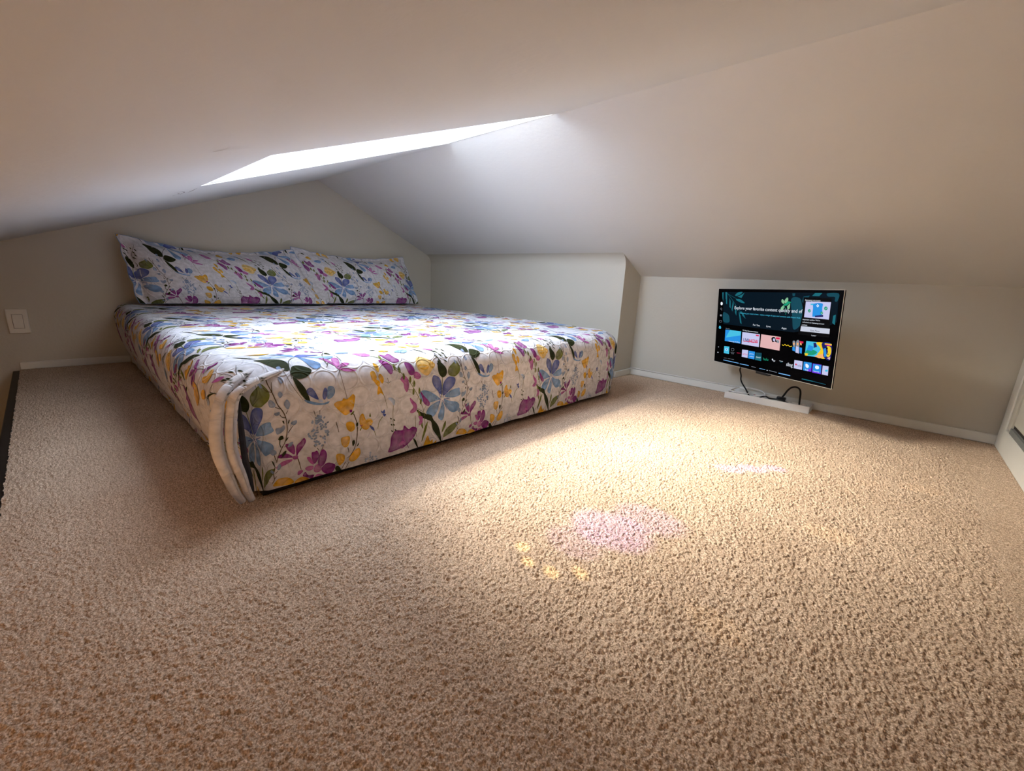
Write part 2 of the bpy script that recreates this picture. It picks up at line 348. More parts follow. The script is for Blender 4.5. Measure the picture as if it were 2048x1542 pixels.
# ------------------------------------------------------------------ floral print: one repeat of the cloth, units 0.1 mm
TILE = """KL9 8095 2157 8077 1856 8071 1512;PD0 8047 1593 7883 1773 7746 1945 7700 2119 7743 2252 7855 2228 7969 2156 8040 2014 8065 1858 8069 1666;PD0 8105 1583 8100 1852 8156 1997 8271 2114 8388 2145 8558 2093 8610 1989 8541 1823 8375 1693 8234 1580;PB0 8188 1511 8376 1654 8544 1705 8765 1729 8793 1625 8835 1498 8699 1442 8502 1436;PB0 8166 1437 8383 1339 8654 1270 8794 1163 8811 1038 8738 951 8564 915 8414 995 8291 1139 8192 1295;PB0 8085 1374 8170 1202 8198 1019 8189 822 8108 731 7965 831 7940 954 8008 1096 8052 1244;PB0 8003 1408 7959 1261 7893 1081 7757 934 7599 987 7488 1105 7575 1259 7753 1358;PB0 8002 1466 7749 1681 7484 1819 7312 1838 7217 1735 7270 1578 7377 1466 7618 1421 7820 1441;KD9 7958 1320 8060 1456 8316 1055;KD9 7751 1549 8072 1453 8381 1418;KD7 7953 1685 8072 1473 8209 1643;PW0 8025 1481 8083 1510 8154 1458 8108 1408 8038 1431;PG0 8095 2148 7967 2268 7931 2441 7962 2622 8006 2709 8098 2625 8216 2481 8266 2324 8222 2197;PL0 8340 2200 8313 2356 8381 2461 8570 2573 8665 2639 8741 2554 8807 2411 8774 2259 8654 2158 8533 2126;KG4 8012 3372 8185 3041 8254 2567;KG3 8392 3372 8288 3041 8237 2804;KG4 8081 2473 8029 2899 7942 3136;PG0 7946 2899 8001 2880 8043 2795 7980 2828;PG0 8015 2757 8070 2738 8112 2653 8050 2686;PG0 8050 3088 8105 3069 8147 2984 8084 3017;PG0 8119 2946 8174 2927 8216 2842 8153 2875;PG0 8275 2994 8330 2975 8372 2889 8309 2923;PG0 8309 2852 8365 2833 8406 2747 8344 2780;PG0 8240 2709 8295 2691 8337 2605 8275 2638;PG0 8084 2567 8140 2548 8181 2463 8119 2496;PG0 7963 3136 8018 3117 8060 3031 7998 3065;PG0 8171 3230 8226 3211 8268 3126 8205 3159;PG0 8344 3136 8399 3117 8441 3031 8378 3065;PG0 7928 2615 7984 2596 8025 2511 7963 2544;PG0 7433 1062 7683 992 7770 827 7991 556 8107 226 8135 -49 7997 178 7774 495 7685 773 7516 883;PG0 7129 1283 7310 1159 7474 1072 7579 887 7392 946 7209 1126;PL0 8151 291 8192 547 8280 678 8283 488;PL0 8222 121 8309 368 8583 515 8821 520 8637 251 8405 152;KG5 8135 -68 8244 154 8494 324;PY0 7438 -50 7521 187 7604 314 7692 106 7778 158 7801 20 7932 81 7868 -92 7608 -134;PL0 7171 1272 7283 1093 7351 882 7397 592 7283 817;PL0 7566 814 7513 483 7376 152 7443 581;KL5 7083 1096 7127 695 7171 387;PG0 7060 355 7171 246 7262 -41 7149 132;KL7 5900 3136 6246 2946 6627 2473 6904 2141 7181 1668 7388 1194 7458 768 7485 389;KL4 7388 1147 7181 1289 7042 1336;KL4 7042 1905 6834 1952 6800 2023;KL4 6973 2094 7042 2283 7008 2473;KL4 6627 2473 6454 2567 6350 2567;KL4 7388 1194 7510 1431 7527 1620;PM0 5502 3420 5692 3396 5917 3230 5882 3136 5657 3159;PP0 6194 3183 6350 3112 6488 3183 6592 2994 6696 2852 6488 2804 6315 2946;PP0 6055 2923 6211 2899 6384 2709 6367 2520 6281 2473 6177 2662;PP0 6817 2757 6973 2709 7077 2520 7042 2378 6904 2378 6834 2567;PM0 7042 2425 7181 2425 7284 2283 7181 2212 7042 2283;PM0 6575 2283 6696 2378 6817 2283 6852 2047 6783 1881 6696 1999 6679 2141;PP0 7250 1834 7388 1668 7596 1431 7561 1313 7388 1431 7319 1620;PM0 6886 1691 7008 1573 7129 1431 7111 1242 6956 1194 6904 1265 7008 1384 6904 1573;PM0 7198 1052 7354 1005 7354 816 7250 745 7233 863 7267 910;PL0 6904 2340 6938 2264 6931 2170 6883 2141 6869 2236;PL0 7042 2198 7077 2122 7070 2028 7021 1999 7008 2094;PL0 6592 2672 6627 2596 6620 2501 6571 2473 6557 2567;PL0 6696 2459 6731 2383 6724 2288 6675 2260 6661 2354;PL0 7215 1961 7250 1886 7243 1791 7194 1762 7181 1857;PL0 7267 1630 7302 1554 7295 1459 7246 1431 7233 1526;PL0 7008 1961 7042 1886 7035 1791 6987 1762 6973 1857;PL0 6454 2766 6488 2691 6481 2596 6433 2567 6419 2662;PL0 6159 3145 6194 3069 6187 2975 6139 2946 6125 3041;PP0 11837 140 11888 345 11917 601 12058 765 12308 721 12366 855 12524 707 12664 755 12822 654 12769 442 12602 277 12429 189 12148 148;KM7 12500 199 12330 476 12385 659;KM6 12498 224 12622 445 12789 611;PM0 12137 271 12303 384 12461 231 12290 143;KP7 12461 231 12547 91;PB0 4065 3585 3892 3798 3719 3988 3580 4059 3857 4035 4134 3917;PD0 4082 3609 4273 3917 4515 3822 4723 3680 4480 3633 4238 3514;PB0 4134 3514 4446 3467 4757 3420 4930 3278 4723 3183 4480 3325;PB0 4099 3467 4273 3230 4480 3041 4411 2875 4238 2899 4134 3183;PF0 3926 3562 3719 3562 3442 3609 3338 3798 3442 3917 3719 3798;PW0 4030 3585 4082 3633 4117 3562 4065 3514;KG6 4030 3467 3788 3183 3691 2662;PG0 3147 3538 3442 3514 3649 3372 3753 3136 3701 2899 3511 2946 3303 3136 3199 3372;PG0 3719 2804 3788 2994 3961 3017 4203 2852 4065 2686 3857 2638 3753 2709;PG0 3719 2709 3857 2567 3978 2331 4048 2023 3892 2189 3771 2425;PM0 4550 3278 4688 3230 4826 2946 4861 2852 4688 3041;PM0 4826 2899 4809 3136 4913 3207 5000 3136 4930 2899;PM0 4913 2852 5034 2970 5207 2923 5069 2852;PM0 4826 2899 4965 2804 5138 2780 5311 2686 5103 2686 4878 2780;KN4 4878 2804 4889 2425 5000 1857;PD0 3969 2343 4045 2407 4130 2362 4210 2209 4247 2076 4117 2147 4006 2244;PD0 4342 2154 4381 2321 4429 2355 4470 2275 4448 2136 4382 2052;PB0 4454 2134 4491 2367 4629 2345 4654 2196 4570 2082 4475 2060;PB0 3899 2125 4026 2086 4169 2021 4348 1972 4509 1996 4438 1929 4195 1947 3994 2030;PF0 4247 2076 4322 2069 4349 1994 4259 2011;PY0 5848 2852 5969 2757 5934 2567 5865 2662;PY0 5675 2567 5796 2615 5848 2425 5727 2354;PY0 5969 2520 6055 2378 6004 2236 5900 2425;PY0 5744 2354 5830 2378 5934 2283 5882 2165;PY0 5882 2189 5969 2094 6038 1905 5952 1976 5848 1952;KL4 6004 1999 6073 1810 6142 1502;KL3 6177 2378 6211 2236 6263 2283;KL3 6142 2260 6211 2189;PO0 7181 2567 7250 2852 7423 2899 7631 2804 7838 2615 7735 2473 7527 2283 7319 2378;PY0 7215 2615 7388 2638 7596 2567 7527 2473 7319 2496;PY0 7631 2615 7735 2672 7856 2591 7735 2473;PY0 4625 1881 4697 1946 4837 1951 4871 2008 4980 1973 5129 2074 5192 2015 5189 1935 5148 1715 5062 1603 4930 1533 4823 1620 4719 1737;PO0 5025 1901 5123 1915 5159 1795 5115 1706 5036 1770;PY0 5302 1371 5339 1463 5408 1490 5455 1371 5504 1276 5644 1262 5677 1169 5585 1053 5496 1005 5377 1068 5314 1217;PO0 5505 1309 5627 1300 5686 1201 5622 1130 5537 1201;PY0 4928 1273 4971 1337 5100 1316 5163 1219 5158 1086 5057 1044 4962 1133;PY0 4784 914 4865 942 5011 922 5022 785 4967 649 4869 642 4793 762;PY0 4653 486 4765 487 4875 404 4869 254 4784 177 4719 164 4661 300;PY0 5001 248 5055 369 5178 488 5298 506 5326 325 5201 188 5065 168;KN9 5142 1537 5231 1253 5238 983;KN7 5251 1131 5201 670 5073 398 4937 301;KN6 4900 210 4761 14 4674 -128;KN5 4998 180 4858 -17 4770 -143;PG0 4604 99 4655 167 4733 109 4760 -2 4677 -44;PG0 5096 766 5154 776 5168 696 5115 608 5092 682;PG0 5205 1242 5256 1264 5261 1179 5218 1156;PG0 5215 581 5287 681 5267 601;KG7 4966 615 5000 453;PP0 5031 1641 5081 1664 5111 1609 5062 1586;PL0 5060 1538 5161 1615 5142 1553 5083 1508;PL0 5308 1050 5379 1118 5324 1013;KP7 5330 1180 5362 1139 5389 1175;PL0 5586 1393 5611 1473 5629 1367 5594 1358;PM0 3900 610 3966 622 4012 545 4068 383 3984 441;PP0 4015 719 4088 730 4147 745 4200 618 4163 484 4084 394 4032 507;PP0 4214 614 4250 716 4311 739 4382 646 4397 495 4334 317 4226 269 4173 399;PM0 4060 240 4141 361 4257 292 4219 140 4100 146;PM0 3854 314 3922 365 4051 340 4032 249 3929 242;PP0 4270 238 4411 326 4594 236 4605 132 4489 1 4366 25 4264 141;PP0 3787 152 3857 233 3922 123 4067 91 4004 14 3849 99;PM0 4044 -49 4141 83 4319 7 4330 -63 4206 -96;KN6 4318 874 4265 728;KG6 4152 824 4192 749;KG6 4076 908 4116 849;PM0 3182 538 3321 661 3469 677 3562 665 3532 612 3367 555;PP0 3236 831 3362 869 3479 828 3580 721 3485 726 3277 773;PP0 3423 1085 3497 1096 3589 1071 3628 938 3618 787 3547 838 3461 954;PP0 3658 775 3672 987 3768 1084 3856 1161 3891 1051 3813 917 3708 792 3675 708;PM0 3581 736 3689 720 3684 643 3589 656;KN8 3692 649 3730 488 3762 320;PM0 3671 207 3690 296 3776 308 3801 260 3727 204;PY0 3185 216 3279 245 3437 215 3541 124 3563 38 3425 23 3227 62 3098 93;PY0 3576 33 3722 126 3890 69 3943 -14 3841 -27 3698 -26;CS75 4220 1264 273 421;CF26 5627 60 189 223;KN7 4664 1406 4729 1108;KG5 4113 1818 4145 1684;KG5 4263 1803 4257 1692;KN8 3147 2763 3157 2601 3212 2417 3306 2111 3413 1921 3471 1709 3476 1434 3433 1197 3345 1022;KN7 3364 1072 3259 838 3209 676;KN7 3171 585 3127 407 3139 253 3083 168;KN6 3140 267 3194 324;KN6 3212 2417 3100 2463 3049 2539;KN6 3346 2005 3243 2068;KN5 3471 1866 3520 1941;KN6 3451 1771 3379 1801 3336 1867;KN6 3497 1385 3623 1543;KN6 3213 2430 3224 2564 3248 2641;PS0 2955 2634 3002 2659 3039 2554 2992 2535;PS0 3115 2231 3175 2246 3250 2150 3232 2070 3127 2091;PS0 3325 2356 3378 2415 3432 2337 3366 2265;PS0 3440 2112 3509 2211 3574 2086 3528 1967 3481 2005;PS0 3220 1920 3329 1939 3324 1869 3251 1857;PS0 3225 1539 3335 1541 3413 1593 3417 1477 3262 1387;PS0 3565 1615 3695 1658 3703 1583 3636 1540;PS0 3077 1009 3128 1044 3209 985 3215 910 3140 881 3085 949;PS0 3473 1011 3505 1106 3596 1125 3563 1030;PS0 3210 528 3255 632 3302 587 3283 504 3231 476;PS0 3054 491 3087 524 3131 465 3115 411;PG0 3273 1257 3309 1327 3371 1332 3390 1254 3314 1231;PG0 3335 859 3403 928 3440 917 3409 837 3356 808;PG0 3100 762 3149 695 3170 570 3133 642;PG0 3414 1160 3450 1224 3498 1270 3468 1204;PG0 3381 1703 3411 1703 3421 1629 3395 1650;PG0 3497 1604 3522 1685 3545 1701 3531 1639;KG8 3308 1233 3300 1133 3324 1039;KN6 3398 1033 3495 1064;KN6 3170 879 3187 786 3212 712;KG7 3303 765 3382 815;KN5 3164 409 3230 461;PD0 5936 1475 5990 1438 6046 1487 6063 1380 5971 1399;PD0 5989 1377 6099 1337 6042 1279;KL7 5987 1291 5874 1142 5842 957;PD0 5587 1121 5708 1024 5741 912 5637 1006;KL6 5741 912 5792 759;KL5 6329 1554 6324 1219 6354 655;PG0 6226 1196 6260 1192 6286 1154 6256 1143;PG0 6340 1127 6374 1123 6401 1085 6370 1073;PG0 6251 1003 6286 999 6312 961 6281 950;PG0 6328 986 6362 982 6389 943 6358 932;PG0 6267 803 6302 798 6328 759 6297 748;PG0 6383 811 6418 806 6445 767 6414 756;PF0 6163 1793 6295 1787 6388 1683 6348 1550 6274 1669;PB0 5138 3633 5311 3694 5519 3609 5415 3538;PY0 6315 3420 6488 3505 6609 3349 6488 3301;PB0 6731 3254 7008 3372 7181 3278 7042 3136 6834 3183;PG0 7319 3514 7492 3372 7648 3088 7527 3230;KG5 7700 2994 7596 3278 7769 3301;PM0 7769 3372 7942 3301 8063 3159 7908 3183;PG0 2888 4225 3061 4035 3234 3656 3095 3846;PY0 3165 4319 3442 4329 3719 4225 3511 4130 3303 4225;PM0 3840 4177 3961 4201 4065 4130 3926 4083;KG5 4792 3893 4965 3514 5041 3041;PG0 4923 3822 5017 3836 5006 3562 4958 3609;KG4 6004 3562 6142 3633 6419 3562;PG0 6177 3680 6315 3656 6332 3609 6211 3609;PF0 7215 3514 7388 3562 7458 3372 7319 3278;PS0 3398 2709 3450 2757 3502 2638 3433 2582;PS0 3450 3017 3537 3041 3537 2923 3467 2923;KN4 3571 2899 3658 2520 3866 2141;PP0 2287 4202 2357 4283 2422 4173 2567 4141 2504 4064 2349 4149;PM0 1682 4588 1821 4711 1969 4727 2062 4715 2032 4662 1867 4605;PP0 1736 4881 1862 4919 1979 4878 2080 4771 1985 4776 1777 4823;PP0 1923 5135 1997 5146 2089 5121 2128 4988 2118 4837 2047 4888 1961 5004;PP0 2158 4825 2172 5037 2268 5134 2356 5211 2391 5101 2313 4967 2208 4842 2175 4758;PM0 2081 4786 2189 4770 2184 4693 2089 4706;KN8 2192 4699 2230 4538 2262 4370;PM0 2171 4257 2190 4346 2276 4358 2301 4310 2227 4254;PP0 4687 4102 4757 4183 4822 4073 4967 4041 4904 3964 4749 4049;PM0 4082 4488 4221 4611 4369 4627 4462 4615 4432 4562 4267 4505;PP0 4136 4781 4262 4819 4379 4778 4480 4671 4385 4676 4177 4723;PP0 4323 5035 4397 5046 4489 5021 4528 4888 4518 4737 4447 4788 4361 4904;PP0 4558 4725 4572 4937 4668 5034 4756 5111 4791 5001 4713 4867 4608 4742 4575 4658;PM0 4481 4686 4589 4670 4584 4593 4489 4606;KN8 4592 4599 4630 4438 4662 4270;PM0 4571 4157 4590 4246 4676 4258 4701 4210 4627 4154;PY0 1325 4531 1397 4596 1537 4601 1571 4658 1680 4623 1829 4724 1892 4665 1889 4585 1848 4365 1762 4253 1630 4183 1523 4270 1419 4387;PO0 1725 4551 1823 4565 1859 4445 1815 4356 1736 4420;PY0 2002 4021 2039 4113 2108 4140 2155 4021 2204 3926 2344 3912 2377 3819 2285 3703 2196 3655 2077 3718 2014 3867;PO0 2205 3959 2327 3950 2386 3851 2322 3780 2237 3851;PY0 1628 3923 1671 3987 1800 3966 1863 3869 1858 3736 1757 3694 1662 3783;KN8 4647 5463 4657 5301 4712 5117 4806 4811 4913 4621 4971 4409 4976 4134 4933 3897 4845 3722;KN7 4864 3772 4759 3538 4709 3376;KN7 4671 3285 4627 3107 4639 2953 4583 2868;KN6 4640 2967 4694 3024;KN6 4712 5117 4600 5163 4549 5239;KN6 4846 4705 4743 4768;KN5 4971 4566 5020 4641;KN6 4951 4471 4879 4501 4836 4567;KN6 4997 4085 5123 4243;KN6 4713 5130 4724 5264 4748 5341;PS0 4455 5334 4502 5359 4539 5254 4492 5235;PS0 4615 4931 4675 4946 4750 4850 4732 4770 4627 4791;PS0 4825 5056 4878 5115 4932 5037 4866 4965;PS0 4940 4812 5009 4911 5074 4786 5028 4667 4981 4705"""
PALETTE = dict(B=(.20, .37, .68), D=(.085, .125, .42), S=(.28, .37, .56), P=(.27, .018, .24), M=(.52, .13, .42), Y=(.86, .46, .015), O=(.93, .66, .26), G=(.030, .040, .012), L=(.17, .20, .03), N=(.11, .075, .035), F=(.50, .62, .84), W=(.9, .9, .92))
PXR, PYR = .565, .55
def triangulate(poly, step=.011):
    poly = np.array(poly, float); x0, y0 = poly.min(0); x1, y1 = poly.max(0); pts = [tuple(p) for p in poly]; n = len(pts)
    if (x1-x0) > step*1.3 or (y1-y0) > step*1.3:
        gx, gy = np.meshgrid(np.arange(x0+step/2, x1, step), np.arange(y0+step/2, y1, step)); gx = gx.ravel(); gy = gy.ravel(); ins = np.zeros(len(gx), bool)
        for i in range(n):
            a, b = poly[i], poly[(i+1) % n]
            if a[1] != b[1]:
                ins ^= ((a[1] > gy) != (b[1] > gy)) & (gx < (b[0]-a[0])*(gy-a[1])/(b[1]-a[1])+a[0])
        pts += list(zip(gx[ins], gy[ins]))
    r = delaunay_2d_cdt([Vector(p) for p in pts], [], [list(range(n))], 1, 1e-6)
    v = np.array([(p.x, p.y) for p in r[0]]); f = [tuple(t) for t in r[2]]
    inner = np.array([0.0 if (len(o) and min(o) < n) else 1.0 for o in r[3]])
    return v, f, inner
MOT = []
def add_motif(poly, c, lay):
    try: v, f, inner = triangulate(poly)
    except Exception: return
    if not f: return
    base = np.array(PALETTE[c]); k = vnoise(v[:, 0]*90+lay, v[:, 1]*90)
    amt = .52+.52*k
    col = base[None]*amt[:, None]
    if c in 'BDPMYLFS':      # watercolour: paler washes inside the petal
        wash = (inner*.24*vnoise(v[:, 0]*60, v[:, 1]*60+7))[:, None]; col = col*(1-wash)+np.array([.8, .8, .85])*wash
    MOT.append((v, f, np.clip(col, 0, 1), lay))
rs = np.random.RandomState(3)
for li, e in enumerate(TILE.split(';')):
    k, c = e[0], e[1]; v = list(map(int, e[2:].split())); w = v[0]; p = np.array(v[1:], float).reshape(-1, 2)*1e-4
    if k == 'P': add_motif(cr(p, True, 4), c, li)
    elif k == 'K':
        q = cr(p, False, 4); d = np.gradient(q, axis=0); d /= np.linalg.norm(d, axis=1)[:, None]+1e-9
        nn = np.stack([-d[:, 1], d[:, 0]], 1)*(w*1.15e-4+.0002)*np.linspace(1, .7, len(q))[:, None]
        add_motif(np.vstack([q+nn, (q-nn)[::-1]]), c, li)
    else:
        for i in range(w):
            a = rs.rand()*6.283; r = rs.rand()**.5; x = p[0, 0]+p[1, 0]*r*math.cos(a); y = p[0, 1]+p[1, 1]*r*math.sin(a); t = np.arange(7)/7*6.283; b = rs.rand()*3
            ex = .0024*np.cos(t); ey = .0036*np.sin(t); add_motif(np.stack([x+ex*math.cos(b)-ey*math.sin(b), y+ex*math.sin(b)+ey*math.cos(b)], 1), c, li)

def print_on(surf, x0, x1, y0, y1, keep, V, Fc, Cl, UVl):
    """lay every repeat of the print on a surface; surf maps cloth (X, Y, lift) to room points"""
    n0 = sum(len(a) for a in V)
    for i in range(int(math.floor(x0/PXR))-1, int(math.ceil(x1/PXR))+1):
        for j in range(int(math.floor(y0/PYR))-1, int(math.ceil(y1/PYR))+1):
            for v, f, col, lay in MOT:
                X = v[:, 0]+i*PXR; Y = v[:, 1]+j*PYR
                if X.max() < x0 or X.min() > x1 or Y.max() < y0 or Y.min() > y1: continue
                if not keep(X, Y): continue
                X = np.clip(X, x0, x1); Y = np.clip(Y, y0, y1)
                V.append(surf(X, Y, .0007+lay*3e-6)); Fc += [tuple(q+n0 for q in t) for t in f]; Cl.append(col); UVl.append(np.stack([X, Y], 1)); n0 += len(v)

# ------------------------------------------------------------------ bed
UF, VLb, VRb, HB, RB, UH = 1.020, .215, 2.06, .320, .075, 3.04
DMAX = RB*math.pi/2+(HB-RB-.020)
CR_ = (UF+.226, VRb-.226); rR = .226-RB; CL_ = (UF+RB+.012, VLb+RB+.012); rL = .012
def bed_surf(X, Y, lift=0):
    X = np.asarray(X, float); Y = np.asarray(Y, float)
    pu = UF+RB-DMAX+Y; pv = X
    d = np.full(pu.shape, -1.0); nu_ = np.zeros_like(pu); nv_ = np.zeros_like(pu); bu = pu.copy(); bv = pv.copy()
    def put(m, dd, a, b, cu_, cv2):
        d[m] = dd[m]; nu_[m] = a[m]; nv_[m] = b[m]; bu[m] = cu_[m]; bv[m] = cv2[m]
    one = np.ones_like(pu)
    m = (pu < UF+RB) & (pv >= CL_[1]) & (pv <= CR_[1]); put(m, UF+RB-pu, -one, 0*one, (UF+RB)*one, pv)
    m = (pv < VLb+RB) & (pu >= CL_[0]); put(m, VLb+RB-pv, 0*one, -one, pu, (VLb+RB)*one)
    m = (pv > VRb-RB) & (pu >= CR_[0]); put(m, pv-VRb+RB, 0*one, one, pu, (VRb-RB)*one)
    for c, r, m in ((CR_, rR, (pu < CR_[0]) & (pv > CR_[1])), (CL_, rL, (pu < CL_[0]) & (pv < CL_[1]))):
        du, dv = pu-c[0], pv-c[1]; D = np.hypot(du, dv)+1e-9; mm = m & (D > r); put(mm, D-r, du/D, dv/D, c[0]+du/D*r, c[1]+dv/D*r)
    d = np.minimum(d, DMAX+.004*(vnoise(X*9, Y*9)-.5)); th = np.clip(d/RB, 0, math.pi/2)
    out = RB*np.sin(th); z = HB-RB*(1-np.cos(th))-np.maximum(0, d-RB*math.pi/2)
    out = np.where(d > 0, out, 0); z = np.where(d > 0, z, HB)
    drop = np.clip((d-RB*math.pi/2)/.2, 0, 1); out = out-.022*np.maximum(0, -nv_)*np.clip((bu-1.1)/1.9, 0, 1)*np.where(d > 0, np.sin(th), 0)
    out = out-(.008+.036*np.maximum(0, -nv_)*np.clip(1.25-.2*(bu-1), .8, 1.2))*drop**2
    N = np.stack([nu_*np.sin(th), nv_*np.sin(th), np.cos(th)], -1); N[d <= 0] = (0, 0, 1)
    w = .0045*(vnoise(X*8, Y*8)-.5)+.0032*(vnoise(X*24+3, Y*24)-.5)+.0045*drop*(vnoise(X*14+pu*9, pu*0+2)-.5)
    # gathers squeezed round the far foot corner
    ga = np.arctan2(pu-CR_[0], pv-CR_[1]); w = w+np.where((pu < CR_[0]) & (pv > CR_[1]), .003*np.sin(ga*26)*np.clip(d/.12, 0, 1), 0)
    P = np.stack([bu+nu_*out, bv+nv_*out, z], -1)
    return P+N*(w+lift)[..., None] if np.ndim(lift) else P+N*(w[..., None]+lift)
x0, x1 = VLb+RB-DMAX, VRb-RB+DMAX; y0, y1 = 0.0, UH-(UF+RB-DMAX)
gx = np.arange(x0, x1+.004, .0085); gy = np.arange(y0, y1+.004, .0085)
A, B = np.meshgrid(gx, gy, indexing='ij'); nx, ny = A.shape
V = [bed_surf(A.ravel(), B.ravel(), np.zeros(A.size))]; idx = np.arange(nx*ny).reshape(nx, ny)
Fc = [tuple(q) for q in np.stack([idx[:-1, :-1], idx[1:, :-1], idx[1:, 1:], idx[:-1, 1:]], -1).reshape(-1, 4).tolist()]
Cl = [np.tile(np.array([[.655, .645, .685]]), (nx*ny, 1))]; UVl = [np.stack([A.ravel(), B.ravel()], 1)]
def keep(X, Y):
    pu = UF+RB-DMAX+Y
    for c, r, m in ((CR_, rR, (pu < CR_[0]) & (X > CR_[1])), (CL_, rL, (pu < CL_[0]) & (X < CL_[1]))):
        D = np.hypot(pu-c[0], X-c[1])-r
        if m.any() and D[m].min() > DMAX-.004: return False
    return True
print_on(lambda X, Y, l: bed_surf(X, Y, np.full(X.shape, l)), x0, x1, y0, y1, keep, V, Fc, Cl, UVl)
quilt = mesh('quilt', np.vstack(V), Fc, quiltm, smooth=True, uv=np.vstack(UVl), col=np.vstack(Cl))
tag(quilt, 'white quilt printed with blue, purple and yellow flowers, spread over the bed', 'quilt')
# two thick pleats of gathered quilt at the near foot corner
def pleat(pts, rad, name):
    q = cr(pts, n=8); n_ = len(q); t_ = np.linspace(0, 1, n_); rr = np.interp(t_, np.linspace(0, 1, len(rad)), rad)*(.74+.3*vnoise(t_*9, t_*0+len(pts)*1.3+pts[0][1]*40))
    q = q+np.stack([vnoise(t_*6, t_*0+3)-.5, vnoise(t_*6+9, t_*0+5)-.5, t_*0], 1)*.007*np.clip(t_*4-1, 0, 1)[:, None]
    S_ = 30; g = Geo(); g.tube(q, list(rr), S_, flat=1.0, up=(-1, 0, 0)); nv = len(g.v); k = np.repeat(t_, S_); s_ = np.tile(np.arange(S_)/S_, n_)
    uvs = np.stack([.010+.040*s_, .03+.45*k], 1); cols = np.tile([[.64, .62, .64]], (nv, 1))
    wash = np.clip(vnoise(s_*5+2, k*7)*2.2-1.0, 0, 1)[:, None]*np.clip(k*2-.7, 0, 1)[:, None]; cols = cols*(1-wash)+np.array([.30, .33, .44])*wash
    for j in (0, 2, 3, 6):
        kc = .18+.055*j+.02*math.sin(j*5.1); sc_ = (.37*j) % 1; d_ = np.abs((s_-sc_+.5) % 1-.5); cols[(np.abs(k-kc-.25*(d_)) < .009) & (d_ < .13)] = (.05, .06, .035)
    g.build(name, quiltm, quilt, smooth=True, uv=uvs, col=cols)
pleat([(1.10, .345, .309), (1.06, .295, .307), (1.024, .246, .292), (1.004, .217, .265), (.998, .205, .22), (.998, .207, .14), (1.003, .219, .07), (1.013, .240, .024)], [.003, .008, .011, .013, .013, .013, .012, .009], 'pleat')
pleat([(1.060, .375, .305), (1.030, .320, .300), (1.006, .268, .287), (.997, .240, .266), (.995, .230, .22), (.995, .231, .14), (1.001, .242, .07), (1.011, .258, .022)], [.003, .007, .010, .012, .012, .012, .011, .009], 'pleat')
g = Geo(); g.tube(cr([(1.006, .252, .262), (1.0035, .250, .20), (1.004, .252, .12), (1.010, .262, .04)], n=5), list(np.interp(np.linspace(0, 1, 16), [0, .35, .8, 1], [.002, .006, .007, .003])), 8); g.build('crevice_shade', mat('crevice_shade_dark', (.02, .022, .035), .9, var=(60, .3)), quilt)  # added near-black strip: the crevice's shade beside the pleat, put into colour


bed = empty('bed', (0, 0, 0)); tag(bed, 'low king size bed hidden under the floral quilt, on the beige carpet', 'bed')
g = Geo(); pl = [(UF+.03, VLb+.078)]+[(UH-.01, VLb+.085), (UH-.01, VRb-.04)]+[(CR_[0]-(.226-.045)*math.sin(t), CR_[1]+(.226-.045)*math.cos(t)) for t in np.linspace(.05, 1.5, 9)]
g.prism([(p[0], p[1], .002) for p in pl], (0, 0, .12)); g.build('base', blackc, bed)
g = Geo(); g.prism([(p[0]+.004, p[1]-.003 if p[1] > 1 else p[1]+.003, .123) for p in pl], (0, 0, HB-.014-.123)); g.build('mattress', mattw, bed, bevel=.06, seg=5)
settle(bed, (2.03, 1.15, 0))

